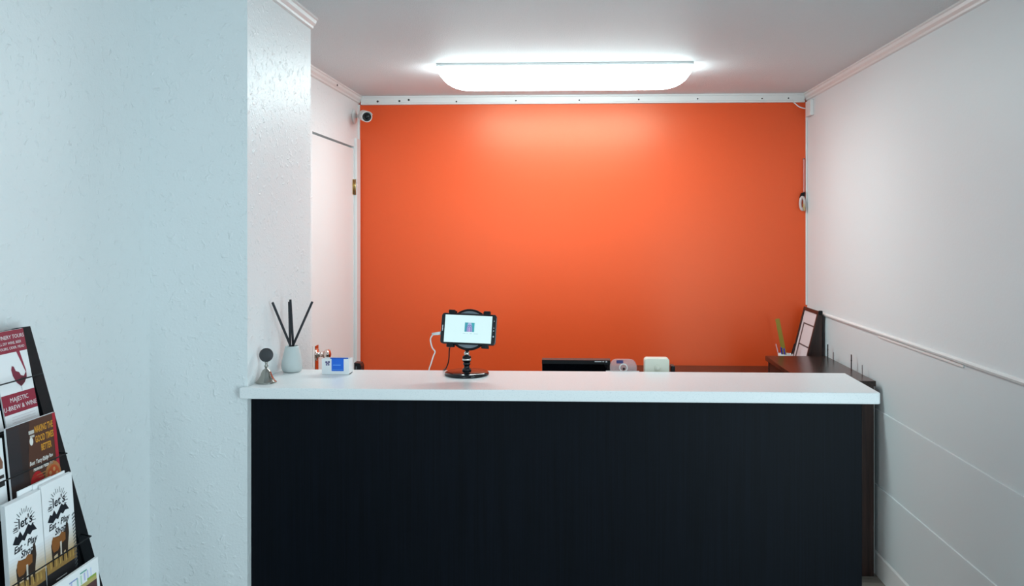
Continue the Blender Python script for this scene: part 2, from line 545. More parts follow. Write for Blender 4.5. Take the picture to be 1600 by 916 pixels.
# ================================================================== BROWN CABINET AND DESK
sc_ = thing('side_cabinet', (1.22, 4.2, 0), 'dark walnut side cabinet against the right wall behind the counter end', 'cabinet')
MB().box(1.056, 1.392, 3.815, 4.555, .885, .911, .003).build('cabinet_top', M['wood'], sc_)
MB().box(1.070, 1.388, 3.832, 3.850, 0, .8845, .001).build('end_panel', M['wood_v'], sc_)
MB().box(1.070, 1.388, 4.53, 4.548, 0, .8845, .001).build('end_panel', M['wood_v'], sc_)
MB().box(1.370, 1.388, 3.851, 4.529, 0, .8845, .001).build('back_panel', M['wood_v'], sc_)
for i in range(2):
    y0 = 3.853 + i * .339
    d_ = MB().box(1.072, 1.090, y0, y0 + .336, .06, .880, .002).build('cabinet_door', M['wood_v'], sc_)
    ky = y0 + (.30 if i == 0 else .036)
    MB().cyl((1.071, ky, .62), (1.050, ky, .62), .010, 12).build('knob', M['black_matte'], d_)
MB().box(1.091, 1.369, 3.851, 4.529, .04, .058).build('bottom_board', M['wood_v'], sc_)
struct('added_gap_strip', MB().box(1.394, XR - .017, 3.866, 3.88, 0.0005, .8835, .001), M['trim'], 'added white strip lightening the gap between the side cabinet and the right wall')  # added so the deep gap beside the cabinet looks less dark
bd = thing('back_desk', (.7, 4.8, 0), 'low dark walnut desk running along the foot of the orange wall', 'desk')
MB().box(.13, 1.395, 4.565, YB - .002, .750, .775, .003).build('desk_top', M['wood'], bd)
MB().box(.15, .168, 4.58, YB - .02, 0, .7495, .001).build('leg_panel', M['wood_v'], bd)
MB().box(1.365, 1.383, 4.58, YB - .02, 0, .7495, .001).build('leg_panel', M['wood_v'], bd)
MB().box(.169, 1.364, 4.95, 4.968, .35, .7495, .001).build('modesty_panel', M['wood_v'], bd)

# ================================================================== THINGS ON THE COUNTER
# service bell
bx, by = -1.001, 2.602
bl = thing('service_bell', (bx, by, Z1), 'small silver tea bell with dark round knob on the counter left end', 'bell')
MB().lathe([(.0325, .0005), (.0328, .003), (.029, .0065), (.0235, .014), (.0185, .024), (.0155, .034), (.0115, .041), (.005, .045), (.0045, .052)], (bx, by, Z1), (0, 0, 1), 32).build('bell_cup', M['silver'], bl)
MB().lathe([(.0045, .050), (.007, .054), (.004, .058), (.0038, .063), (.006, .066), (.0035, .069)], (bx, by, Z1), (0, 0, 1), 20).build('bell_neck', M['silver'], bl)
MB().lathe([(.002, 0), (.016, .001), (.0225, .004), (.0225, .009), (.016, .012), (.002, .0125)], (bx, by + .006, Z1 + .089), (0, -1, .12), 30).build('bell_medallion', M['medallion'], bl)
MB().tube([(bx + .014, by - .012, Z1 + .026), (bx + .026, by - .014, Z1 + .014), (bx + .036, by - .015, Z1 + .003)], .0016, 6).build('clapper_wire', M['silver'], bl)
# reed diffuser
dx, dy = -.988, 2.806
rd = thing('reed_diffuser', (dx, dy, Z1), 'pale ceramic reed diffuser vase with four charcoal sticks beside the bell', 'vase')
MB().lathe([(.027, .0006), (.031, .003), (.0355, .012), (.0365, .022), (.0345, .04), (.029, .066), (.0245, .084), (.0225, .090), (.020, .0905), (.0195, .084), (.019, .06), (.002, .058)], (dx, dy, Z1), (0, 0, 1), 36).build('vase', M['ceramic'], rd)
for (a, b) in (((.006, -.002, .065), (-.030, -.104, .2505)), ((.004, .004, .065), (.001, -.02, .2535)), ((-.006, 0, .065), (-.003, -.02, .246)), ((-.008, -.002, .065), (.075, -.01, .2455))):
    p = Vector((dx, dy, Z1))
    MB().cyl(p + Vector(a), p + Vector(b), .0042, 10).build('reed_stick', M['reed'], rd)
# business card box
cb = thing('card_box', (-.81, 2.77, Z1), 'small white card box with blue card and emblem on the counter', 'box')
bw0, bw1, byf, byb, bz1 = -.866, -.772, 2.752, 2.800, Z1 + .054
bm_ = MB()
bm_.box(bw0, bw1, byf, byf + .003, Z1 + .0005, bz1, .0008).box(bw0, bw1, byb - .003, byb, Z1 + .0005, bz1 - .002, .0008)
bm_.box(bw0, bw0 + .003, byf + .003, byb - .003, Z1 + .0005, bz1 - .001).box(bw1 - .003, bw1, byf + .003, byb - .003, Z1 + .0005, bz1 - .001)
bm_.box(bw0, bw1, byf + .003, byb - .003, Z1 + .0005, Z1 + .003)
bm_.build('box_body', M['paper'], cb)
cards = MB().use(M['paper'])
for k in range(5):
    cards.box(bw0 + .005, bw1 - .004, byf + .008 + k * .007, byf + .010 + k * .007, Z1 + .004, bz1 + .001 - .001 * k)
cards.use(ink(.01, .10, .55))
cards.box(-.838, bw1 - .004, byf + .0044, byf + .0064, Z1 + .004, bz1 + .0035)
cards.build('cards', None, cb)
pr = Print((bw0, byf, Z1), (1, 0, 0), (0, 0, 1))
pr.rect(.034, .076, .0125, .0545, (.005, .14, .72))
pr.up().rect(.039, .066, .031, .035, (.10, .33, .90)).rect(.036, .074, .0165, .0185, (.08, .30, .85))
pr.rect(.0125, .0195, .040, .046, (.10, .08, .22)).rect(.022, .028, .040, .047, (.10, .08, .22)).rect(.0145, .0195, .031, .0375, (.16, .14, .30)).rect(.0215, .0265, .031, .0375, (.16, .14, .30)).rect(.0155, .025, .0365, .0415, (.22, .20, .36))
pr.mb.build('box_print', None, cb)

# tablet stand
tx, ty = -.3695, 2.772
ts = thing('tablet_stand', (tx, ty, Z1), 'black round-based tablet stand with clamp arms on the counter', 'stand')
MB().lathe([(.0755, .0005), (.0760, .004), (.0745, .0085), (.070, .011), (.030, .0125), (.018, .014)], (tx, ty, Z1), (0, 0, 1), 48).build('base', M['gloss'], ts)
st = MB().lathe([(.016, .013), (.015, .020), (.010, .024), (.009, .032), (.0125, .035), (.0125, .041), (.010, .043)], (tx, ty, Z1), (0, 0, 1), 24)
st.build('stem', M['gloss'], ts)
col_ = MB().lathe([(.010, .043), (.0145, .046), (.0150, .060), (.0135, .064), (.010, .066)], (tx, ty, Z1), (0, 0, 1), 24)
col_.build('clamp_collar', M['black'], ts)
MB().lathe([(.0152, .0495), (.0156, .051), (.0156, .0545), (.0152, .056)], (tx, ty, Z1), (0, 0, 1), 24).build('steel_band', M['chrome'], ts)
MB().ball((tx, ty - .002, Z1 + .073), .0095, 16).build('ball_joint', M['chrome'], ts)
# tablet frame
TL, TR, BR, BL = Vector((-.4453, 2.757, 1.3282)), Vector((-.2621, 2.757, 1.3213)), Vector((-.2686, 2.733, 1.2194)), Vector((-.4606, 2.733, 1.227))
C = (TL + TR + BR + BL) / 4
U = ((TR - TL) + (BR - BL)).normalized()
V0 = ((TL - BL) + (TR - BR))
V = (V0 - U * V0.dot(U)).normalized()
N = U.cross(V).normalized()        # towards the room
if N.y > 0: N = -N
TW, TH = .188, .1045
arm = MB().cyl(C - N * .030 - V * .05, Vector((tx, ty, Z1 + .078)), .007, 12)
arm.cyl(C - N * .020, C - N * .034, .016, 20)
arm.cyl(C - N * .030, C - N * .030 - V * .055, .008, 12)
arm.build('support_arm', M['black'], ts)
hd = MB().lathe([(.066, 0), (.0705, .002), (.0705, .008), (.066, .010)], C - N * .020, N, 48)
hd.build('holder_disc', M['black'], ts)
MB().lathe([(.063, 0), (.062, .0012)], C - N * .0098, N, 48).build('disc_face', M['grey_disc'], ts)
for su, sv in ((-1, 1), (1, 1), (-1, -1), (1, -1)):
    u = su * .060
    k = MB()
    v0, v1 = sorted((sv * (TH / 2 + .0012), sv * (TH / 2 + .0105)))
    k.obox(C, U, V, N, u - .011, u + .011, v0, v1, -.014, .010, .0015)
    a, b = sorted((sv * (TH / 2 - .005), sv * (TH / 2 + .0105)))
    k.obox(C, U, V, N, u - .010, u + .010, a, b, .0066, .0105, .0008)
    a, b = sorted((sv * .02, sv * (TH / 2 + .009)))
    k.obox(C, U, V, N, u * .85 - .006, u * .85 + .006, a, b, -.0145, -.0108)
    k.build('clamp_arm', M['black'], ts)
tbl = thing('tablet', tuple(C), 'black tablet with a lit pale screen showing a square emblem, held sideways', 'tablet')
rr_ = .011
oc = []
for sx_, sy_, a0 in ((1, 1, 0), (-1, 1, PI / 2), (-1, -1, PI), (1, -1, 1.5 * PI)):
    for k in range(7):
        a = a0 + PI / 2 * k / 6
        oc.append(C + U * (sx_ * (TW / 2 - rr_) + rr_ * math.cos(a)) + V * (sy_ * (TH / 2 - rr_) + rr_ * math.sin(a)) - N * .0085)
tbm = MB().prism(oc, N * .014)
eb = [e for e in tbm.bm.edges if abs((e.verts[0].co - e.verts[1].co).dot(N)) < 1e-5]
bmesh.ops.bevel(tbm.bm, geom=eb, offset=.002, segments=2, profile=.5, affect='EDGES')
tbm.build('tablet_body', M['gloss'], tbl)
SO = C + N * .0056
scr = Print(SO, U, V)
if scr.N.dot(N) < 0: scr.N = -scr.N
SW, SH = .160, .0925
scr.rect(-SW / 2 - .0015, SW / 2 - .0015, -SH / 2, SH / 2, M['screen'])
sc_o = scr.mb.build('screen', None, tbl)
def glow(r, g, b_):
    k = ('g', r, g, b_)
    if k not in _flat:
        _flat[k] = mat('screen_pixels', (.02, .02, .02), .3, emit=(r, g, b_), est=.9 / 2 ** EXPO, var=.04)
    return _flat[k]
lg = Print(SO + N * .0003, U, V)
lg.N = N
ex, ey, es_ = .003, .006, .0165
lg.rect(ex - es_, ex + es_, ey - es_ * .95, ey + es_ * .95, glow(.42, .50, .78))
lg.up()
lg.poly([(ex - es_, ey - es_ * .95), (ex - es_ * .55, ey - es_ * .95), (ex - es_ * .5, ey + .2 * es_), (ex - .3 * es_, ey + es_ * .95), (ex - es_, ey + es_ * .95)], glow(.03, .36, .46))
lg.poly([(ex + es_, ey - es_ * .95), (ex + es_, ey + es_ * .95), (ex + .3 * es_, ey + es_ * .95), (ex + .5 * es_, ey + .2 * es_), (ex + .55 * es_, ey - es_ * .95)], glow(.03, .42, .48))
def arch(r, w, col):
    n = 12
    o_ = [(ex + r * math.cos(a), ey + (-.25 * es_) + 1.25 * r * math.sin(a)) for a in [PI * i / n for i in range(n + 1)]]
    i_ = [(ex + (r - w) * math.cos(a), ey + (-.25 * es_) + 1.25 * (r - w) * math.sin(a)) for a in [PI * i / n for i in range(n + 1)]]
    for k in range(n):
        lg.poly([o_[k], o_[k + 1], i_[k + 1], i_[k]], col)
    for s_ in (1, -1):
        lg.rect(ex + s_ * r if s_ < 0 else ex + r - w, ex + s_ * r + w if s_ < 0 else ex + r, ey - es_ * .95, ey - .25 * es_, col)
lg.up()
arch(es_ * .62, es_ * .12, glow(.14, .16, .45))
arch(es_ * .36, es_ * .14, glow(.20, .14, .50))
lg.poly([(ex - .2 * es_, ey - .95 * es_), (ex + .2 * es_, ey - .95 * es_), (ex + .1 * es_, ey + .1 * es_), (ex - .1 * es_, ey + .1 * es_)], glow(.55, .35, .65))
for u, w in ((-.021, .008), (-.009, .004), (.002, .007), (.016, .007), (.024, .005)):
    lg.rect(ex + u, ex + u + w, ey - .0225, ey - .0205, glow(.45, .68, .74))
lg.mb.build('screen_emblem', None, sc_o)
for u, v, r in ((.0855, .030, .0014), (.0855, .007, .0016), (.0855, -.003, .0018), (.0852, -.022, .0024)):
    mk = Print(SO, U, V)
    mk.N = N
    mk.disc(u, v, r, r * 1.3, (.45, .5, .55), 12)
    mk.mb.build('button_mark', None, tbl)
mk = Print(SO, U, V)
mk.N = N
mk.text('SAMSUNG', -.0882, .001, .0042, (.8, .84, .88), rot=PI / 2, bold=.0002)
mk.mb.build('brand_mark', None, tbl)
# cables
cw = MB().tube([(-.4665, 2.744, 1.2595), (-.480, 2.750, 1.256), (-.4925, 2.760, 1.238), (-.4885, 2.770, 1.208), (-.4805, 2.780, 1.192), (-.490, 2.80, 1.172), (-.505, 2.84, 1.140), (-.517, 2.866, 1.112), (-.522, 2.872, 1.06)], .0024, 8)
cw.cyl((-.4535, 2.744, 1.2600), (-.4850, 2.749, 1.2565), .0058, 12, .0042)
solid('charging_cable', cw, M['white_pl'], (-.52, 2.872, 1.031), 'white charging cable curving down from the tablet left end', 'cable')
cbk = MB().tube([(-.428, 2.776, 1.215), (-.431, 2.780, 1.195), (-.433, 2.786, 1.170), (-.438, 2.794, 1.148), (-.450, 2.812, 1.125), (-.458, 2.834, 1.1195), (-.461, 2.853, 1.1190), (-.462, 2.865, 1.112), (-.462, 2.868, 1.07)], .0022, 8)
solid('power_cord', cbk, M['black'], (-.462, 2.868, 1.031), 'thin black cord hanging behind the tablet stand', 'cable')

# ================================================================== THINGS BEHIND THE COUNTER
mn = thing('monitor', (.005, 3.09, .75), 'black flat monitor seen from behind over the counter back edge', 'monitor')
MZ = 1.121
pn = MB().box(-.124, .134, 3.082, 3.102, .90, MZ - .004, .003)
pn.build('screen_panel', M['gloss'], mn)
MB().prism([(-.124, 3.064, MZ - .016), (-.124, 3.081, MZ - .016), (-.124, 3.106, MZ - .008), (-.124, 3.104, MZ), (-.124, 3.070, MZ - .002)], (.258, 0, 0)).build('top_bezel', M['black'], mn)
pm = Print((.075, 3.0635, MZ - .012), (1, 0, 0), (0, .22, 1))
pm.rect(.0, .026, .004, .008, (.7, .72, .74)).rect(.029, .036, .004, .008, (.7, .72, .74)).rect(.041, .047, .003, .009, (.55, .57, .6))
pm.mb.build('printed_mark', None, mn)
MB().cyl((.118, 3.081, MZ - .022), (.118, 3.066, MZ - .022), .006, 12).build('screw_knob', M['black_matte'], mn)
MB().box(-.03, .04, 3.103, 3.125, .765, 1.0, .003).build('monitor_neck', M['black'], mn)
MB().box(-.10, .11, 3.03, 3.19, .7505, .764, .004).build('monitor_foot', M['black'], mn)

RS = 1.0303
th_ = thing('tape_dispenser', (.174, 2.93, RS), 'clear plastic tape dispenser with dark blue sticker behind the counter', 'dispenser')
prof = []
w2, hh, rr = .0475, .116, .024
for cx, a0 in ((w2 - rr, 0), (-w2 + rr, PI / 2)):
    for k in range(7):
        a = a0 + PI / 2 * k / 6
        prof.append((cx + rr * math.cos(a), hh - rr + rr * math.sin(a)))
prof += [(-w2, .006), (w2, .006)]
MB().prism([(.174 + x, 2.938, RS + z) for x, z in prof], (0, -.022, 0)).build('clear_shell', M['acrylic'], th_)
MB().box(.112, .229, 2.905, 2.953, RS + .0002, RS + .0055, .001).build('base_plate', M['acrylic'], th_)
MB().box(.111, .230, 2.9085, 2.914, RS + .073, RS + .077, .001).build('front_ledge', M['white_pl'], th_)
rg = MB()
n = 28
o_ = [(.174 + .0155 * math.cos(2 * PI * i / n), RS + .088 + .0155 * math.sin(2 * PI * i / n)) for i in range(n)]
i_ = [(.174 + .0115 * math.cos(2 * PI * i / n), RS + .088 + .0115 * math.sin(2 * PI * i / n)) for i in range(n)]
for k in range(n):
    k2 = (k + 1) % n
    rg.prism([(o_[k][0], 2.9155, o_[k][1]), (o_[k2][0], 2.9155, o_[k2][1]), (i_[k2][0], 2.9155, i_[k2][1]), (i_[k][0], 2.9155, i_[k][1])], (0, -.004, 0))
rg.build('tape_ring', M['white_pl'], th_)
MB().cyl((.1755, 2.9155, RS + .084), (.1755, 2.9105, RS + .084), .0042, 12).build('spindle', M['black'], th_)
MB().box(.149, .173, 2.9140, 2.9155, RS + .103, RS + .114, .0006).build('blue_sticker', ink(.03, .03, .16), th_)

wd = thing('dial_box', (.296, 2.93, RS), 'cream rounded plastic box with a round dial behind the counter', 'device')
prof = []
w2, hh, rr = .0445, .1205, .010
for cx, a0 in ((w2 - rr, 0), (-w2 + rr, PI / 2)):
    for k in range(6):
        a = a0 + PI / 2 * k / 5
        prof.append((cx + rr * math.cos(a), hh - rr + rr * math.sin(a)))
prof += [(-w2, .0003), (w2, .0003)]
w_ = MB().prism([(.294 + x, 2.965, RS + z) for x, z in prof], (0, -.045, 0))
es2 = [e for e in w_.bm.edges if abs(e.verts[0].co.y - e.verts[1].co.y) < 1e-5]
bmesh.ops.bevel(w_.bm, geom=es2, offset=.004, segments=2, profile=.5, affect='EDGES')
w_.build('box_shell', M['cream_pl'], wd)
MB().lathe([(.0125, 0), (.0125, .003), (.0105, .004), (.0095, .0035), (.0085, .0035), (.008, .007), (.002, .0075)], (.297, 2.9198, RS + .086), (0, -1, 0), 30).build('dial', M['cream_pl'], wd)
bk = MB().box(.3445, .3585, 2.92, 2.965, RS + .0003, RS + .094, .003)
solid('plug_block', bk, M['black'], (.351, 2.94, RS), 'narrow black plug block right of the cream dial box', 'plug')
bs = thing('handset', (-.785, 2.93, RS), 'small black handset end rising behind the counter beside the card box', 'phone')
MB().prism([(-.800, 2.92, RS + .0003), (-.772, 2.92, RS + .0003), (-.774, 2.92, RS + .085), (-.779, 2.92, RS + .096), (-.800, 2.92, RS + .098)], (0, .04, 0)).build('handset_body', M['black'], bs)
MB().box(-.794, -.790, 2.918, 2.9199, RS + .05, RS + .085).build('grey_ridge', M['grey'], bs)

# ================================================================== THINGS ON THE BACK DESK
DZT = .7752
cx_, cy_ = 1.230, 4.80
pc = thing('pen_cup', (cx_, cy_, DZT), 'white pen cup on the back desk holding a ruler and pens', 'cup')
MB().lathe([(.036, .0004), (.037, .003), (.0425, .108), (.0425, .110), (.039, .110), (.034, .006), (.002, .005)], (cx_, cy_, DZT), (0, 0, 1), 32).build('cup_wall', M['white_pl'], pc)
def stickobj(name, a, b, r, m, label, cat, flat=False):
    a, b = Vector(a), Vector(b)
    mb = MB()
    if flat:
        V_ = (b - a).normalized()
        U_ = Vector((0, 1, 0)).cross(V_).normalized()
        N_ = U_.cross(V_)
        mb.obox(a, U_, V_, N_, -r, r, 0, (b - a).length, -.0012, .0012, .0004)
    else:
        mb.lathe([(.0008, 0), (r, .008), (r, (b - a).length - .004), (r * .8, (b - a).length)], a, b - a, 10)
    return solid(name, mb, m, tuple(a), label, cat)
yo = mat('olive_ruler', (.30, .21, .015), .4, var=.05)
stickobj('ruler', (1.243, 4.80, DZT + .008), (1.186, 4.815, 1.088), .0125, yo, 'olive yellow ruler standing tall in the white pen cup', 'ruler', True)
stickobj('pen', (1.222, 4.79, DZT + .008), (1.197, 4.772, .927), .0042, ink(.02, .02, .30), 'dark blue pen leaning left in the white cup', 'pen')
stickobj('pen', (1.232, 4.782, DZT + .008), (1.213, 4.768, .922), .0042, ink(.05, .04, .45), 'bright blue pen between the dark blue pen and ruler', 'pen')
stickobj('pen', (1.215, 4.81, DZT + .008), (1.182, 4.83, .938), .003, ink(.75, .45, .48), 'thin pink pen leaning furthest left in the cup', 'pen')
stickobj('pen', (1.236, 4.80, DZT + .008), (1.283, 4.80, .944), .004, M['black'], 'black pen leaning right toward the leaning frame', 'pen')

fr = thing('picture_frame', (1.33, 4.8, DZT), 'dark framed sheet with three pale panels leaning at the right wall', 'frame')
FU = Vector((0, -1, 0))
p0 = Vector((1.284, 4.945, DZT + .0008)); p1 = Vector((1.376, 4.945, 1.150))
FV = (p1 - p0).normalized(); FL = (p1 - p0).length
FN = FU.cross(FV).normalized()
if FN.x > 0: FN = -FN
FW = .295
fb = MB()
for a in ((0, .020, 0, FL), (FW - .020, FW, 0, FL), (.020, FW - .020, FL - .020, FL), (.020, FW - .020, 0, .020)):
    fb.obox(p0, FU, FV, FN, a[0], a[1], a[2], a[3], -.012, 0, .0012)
fb.build('frame_border', M['wood_v'], fr)
pinkw = mat('pale_print_paper', (.72, .66, .68), .5, var=.05)
MB().obox(p0, FU, FV, FN, .021, FW - .021, .021, FL - .021, -.010, -.006).build('paper_sheet', pinkw, fr)
fp = MB().use(mat('print_line', (.13, .09, .09), .6, var=.05))
fp.obox(p0, FU, FV, FN, .055, FW - .022, FL - .098, FL - .090, -.0058, -.0050)
fp.obox(p0, FU, FV, FN, .055, FW - .022, FL - .222, FL - .214, -.0058, -.0050)
fp.obox(p0, FU, FV, FN, .055, .075, .022, FL - .098, -.0058, -.0050)
fp.build('printed_lines', None, fr)
# dark wedge easel behind the frame, closed at its near end
wg = MB().prism([(1.3005, 4.655, DZT + .0005), (1.396, 4.655, DZT + .0005), (1.396, 4.655, 1.125), (1.383, 4.655, 1.146)], (0, .012, 0))
wg.build('easel_side', M['wood_v'], fr)
MB().box(1.384, 1.397, 4.668, 4.94, DZT + .0005, 1.14, .001).build('easel_back', M['wood_v'], fr)
MB().box(1.378, 1.400, 4.648, 4.668, 1.128, 1.152, .004).build('corner_cap', M['black'], fr)

# metal prongs standing along the cabinet's wall edge
for y, h, w, lab in ((4.52, .070, .003, 'tall dark metal prong at the wall, farthest along the cabinet top'),
                     (4.42, .042, .0022, 'short grey prong at the wall between the two tall prongs'),
                     (4.14, .072, .003, 'tall dark metal prong at the wall, nearer along the cabinet top'),
                     (3.985, .046, .0022, 'short grey prong at the wall, nearest the counter end')):
    pgm = MB().box(1.386, 1.3895, y - w * 1.4, y + w * 1.4, .9113, .9113 + h, .0006)
    pgm.box(1.3858, 1.3897, y - w * 1.4 - .001, y + w * 1.4 + .001, .9113 + h * .55, .9113 + h * .62)
    solid('metal_prong', pgm, M['black_matte'] if w > .0028 else M['prong'], (1.388, y, .9112), lab, 'bracket', 'metal prongs along the cabinet top')

# ================================================================== THINGS ON THE WALLS
cm = thing('security_camera', (XL, 4.90, 2.305), 'small white bullet security camera on the left wall by the orange wall', 'camera')
MB().lathe([(.045, .0006), (.045, .006), (.036, .014), (.014, .018)], (XL, 4.915, 2.300), (1, 0, 0), 28).build('mount_plate', M['white_pl'], cm)
MB().tube([(XL + .016, 4.915, 2.300), (XL + .040, 4.915, 2.302), (XL + .065, 4.90, 2.303)], .010, 10).build('bracket_arm', M['white_pl'], cm)
ca, cbb = Vector((-1.296, 4.93, 2.309)), Vector((-1.228, 4.76, 2.277))
ax = (cbb - ca).normalized()
MB().lathe([(.018, 0), (.029, .006), (.030, .030), (.031, .185), (.029, .19), (.027, .188), (.0265, .176), (.002, .176)], ca, ax, 32).build('barrel', M['white_pl'], cm)
MB().lathe([(.0262, 0), (.0262, .003), (.002, .0035)], ca + ax * .1765, ax, 28).build('lens_face', M['gloss'], cm)
MB().lathe([(.011, 0), (.009, .004), (.002, .0045)], ca + ax * .1802, ax, 20).build('lens', M['black'], cm)
upv = (Vector((0, 0, 1)) - ax * ax.z).normalized()
sd = MB()
rt = ax.cross(upv)
ring = []
for L in (.02, .205):
    ring.append([[ca + ax * L + (upv * math.cos(a) + rt * math.sin(a)) * r for a in [(-1.15 + 2.3 * k / 12) for k in range(13)]] for r in (.0325, .0345)])
for k in range(12):
    sd.poly([ring[0][1][k], ring[0][1][k + 1], ring[1][1][k + 1], ring[1][1][k]])
    sd.poly([ring[0][0][k + 1], ring[0][0][k], ring[1][0][k], ring[1][0][k + 1]])
    sd.poly([ring[1][0][k], ring[1][0][k + 1], ring[1][1][k + 1], ring[1][1][k]])
sd.build('sun_shield', M['white_pl'], cm)

jb = MB().box(XR - .022, XR - .0005, 4.89, 4.99, 2.292, 2.385, .003)
solid('junction_box', jb, M['white_pl'], (XR, 4.94, 2.292), 'small white junction box high on the right wall by the corner', 'junction box')
cl = MB().tube([(1.322, 5.0, 2.392), (1.338, 5.0, 2.378), (1.362, 4.998, 2.358), (1.384, 4.995, 2.349), (1.399, 4.992, 2.346)], .0034, 8)
solid('wall_cable', cl, M['white_pl'], (1.36, 4.998, 2.346), 'short white cable running from moulding to the junction box', 'cable')
lk = thing('key_lanyard', (1.389, 5.02, 2.04), 'pink lanyard with clip and keys hanging on the orange wall corner', 'lanyard')
MB().cyl((1.397, 5.0295, 2.040), (1.397, 5.008, 2.042), .0035, 8).build('nail', M['gap'], lk)
pink = mat('pink_cord', (.70, .28, .25), .7, var=.06)
MB().box(1.392, 1.401, 5.017, 5.019, 1.83, 2.046, .0005).build('strap', pink, lk)
MB().prism([(1.379, 5.012, 1.832), (1.402, 5.012, 1.842), (1.401, 5.012, 1.815), (1.381, 5.012, 1.790), (1.370, 5.012, 1.806)], (0, .012, 0)).build('clip', M['black'], lk)
rgm = MB()
ringp = [(1.386 + .013 * math.cos(2 * PI * k / 20), 5.013, 1.770 + .038 * math.sin(2 * PI * k / 20)) for k in range(21)]
rgm.tube(ringp, .0085, 8)
rgm.build('key_ring', mat('pale_pink_plastic', (.62, .50, .48), .3, var=.05), lk)
MB().prism([(1.392, 5.004, 1.795), (1.402, 5.004, 1.79), (1.400, 5.004, 1.735), (1.388, 5.004, 1.74)], (0, .003, 0)).build('key', M['chrome'], lk)
MB().prism([(1.384, 5.000, 1.765), (1.394, 5.000, 1.77), (1.402, 5.000, 1.728), (1.392, 5.000, 1.722)], (0, .003, 0)).build('key', M['brass'], lk)

# ================================================================== BROCHURE RACK
XT, ZT, SLP = -1.315, 1.377, .287
RY0, RY1 = .80, 1.90
def rx(z): return XT + SLP * (ZT - z)
rk = thing('brochure_rack', (-1.1, 1.35, 0), 'black slanted brochure rack standing against the left wall', 'rack')
bp_ = MB().prism([(rx(ZT), RY0, ZT), (rx(.03), RY0, .03), (rx(.03) - .014, RY0, .03), (rx(ZT) - .014, RY0, ZT)], (0, RY1 - RY0, 0))
bp_.build('back_panel', M['black_matte'], rk)
for y0, y1 in ((RY0 - .004, RY0 + .03), (1.868, 1.906)):
    MB().prism([(rx(ZT + .003) + .006, y0, ZT + .003), (rx(.03) + .006, y0, .03), (rx(.03) - .0145, y0, .03), (rx(ZT) - .0145, y0, ZT + .001)], (0, y1 - y0, 0)).build('side_rail', M['black_matte'], rk)
for y in (RY0 + .02, RY1 - .04):
    MB().prism([(rx(.03) - .02, y, 0.0), (rx(.03) + .02, y, 0.0), (rx(.03) + .02, y, .03), (rx(.03) - .03, y, .05), (XL + .03, y, .03), (XL + .03, y, 0)], (0, .02, 0)).build('foot', M['black_matte'], rk)
for zx, xb, yb in ((1.274, -1.250, 1.862), (1.090, -1.185, 1.852), (.898, -1.126, 1.850), (.70, -1.065, 1.850), (.5, -1.01, 1.850)):
    w = MB().cyl((xb, RY0 + .03, zx), (xb, yb, zx), .0016, 8)
    for y in (yb, RY0 + .03):
        w.cyl((xb, y, zx), (rx(zx - .01) - .004, min(y + .04, RY1 - .003), zx - .01), .0016, 8)
    w.build('wire_bar', M['black_matte'], rk)
for zs, dep in ((1.170, .013), (1.0015, .015), (.824, .015), (.626, .012), (.40, .03)):
    MB().box(rx(zs) - .002, rx(zs) + dep, RY0 + .02, RY1 - .03, zs - .006, zs - .001).build('pocket_shelf', M['black_matte'], rk)

GB = 'brochures in the black rack'
def sheet(loc_top, slope, w, h, thick, label, draw, pages=3, name='brochure'):
    """a brochure: loc_top is the upper right corner of its cover; hangs down slope dX/dz, runs to -Y for w"""
    V_ = Vector((-slope, 0, 1)).normalized()
    U_ = Vector((0, 1, 0))
    N_ = U_.cross(V_).normalized()
    o = Vector(loc_top) - V_ * h - U_ * w
    t = thing(name, tuple(o), label, 'brochure', GB)
    b = MB()
    for k in range(pages):
        d0 = -thick * (k + 1) / pages
        b.obox(o, U_, V_, N_, .0004 * k, w - .0004 * k, 0, h + .0004 * k, d0 + thick * .18 / pages, d0 + thick / pages)
    b.build('paper_sheets', M['paper'], t)
    if draw:
        p = Print(o, U_, V_)
        draw(p, w, h)
        p.mb.build('cover_print', None, t)
    return t
def copy_thing(t, delta, label):
    r = t.copy(); COL.objects.link(r)
    r.location = t.location + Vector(delta)
    r['label'] = label
    for ch in t.children:
        c = ch.copy(); COL.objects.link(c); c.parent = r
    return r

def wine(p, w, h):
    red, wht = (.27, .008, .035), (.85, .85, .86)
    p.rect(0, w, h - .050, h, red)
    p.rect(0, w, .030, .074, red)
    p.up()
    p.text('12 WINERY TOURS', w * .50, h - .015, .0125, wht)
    p.text('ALL DIY WINE, BEER', w * .52, h - .0285, .0085, wht)
    p.text('COOLERS, CIDER, MEAD', w * .52, h - .040, .0085, wht)
    p.text('MAJESTIC', w * .50, .060, .0145, wht)
    p.text('U-BREW & WINE', w * .50, .0425, .0145, wht)
    # pouring stream and wine glass
    s = (.30, .012, .05)
    p.poly([(.073, h - .050), (.084, h - .050), (.094, h - .098), (.0925, h - .102)], s)
    g = (.20, .01, .04)
    p.poly([(.050, .135), (.056, .133), (.060, .122), (.070, .118), (.074, .110), (.083, .107), (.094, .117), (.092, .103), (.082, .092), (.069, .085), (.056, .096), (.048, .112), (.046, .126)], g)
    p.up()
    p.poly([(.058, .096), (.069, .087), (.082, .0935), (.091, .104), (.075, .106)], (.07, .004, .02))
    p.poly([(.0675, .086), (.0705, .086), (.0700, .0745), (.0680, .0745)], (.55, .57, .60))
    p.poly([(.093, .112), (.0945, .125), (.0930, h - .101), (.0915, h - .1)], (.55, .45, .5))
    for i in range(3):
        p.rect(.02, w - .012, .022 - .006 * i, .0228 - .006 * i, (.62, .55, .58))
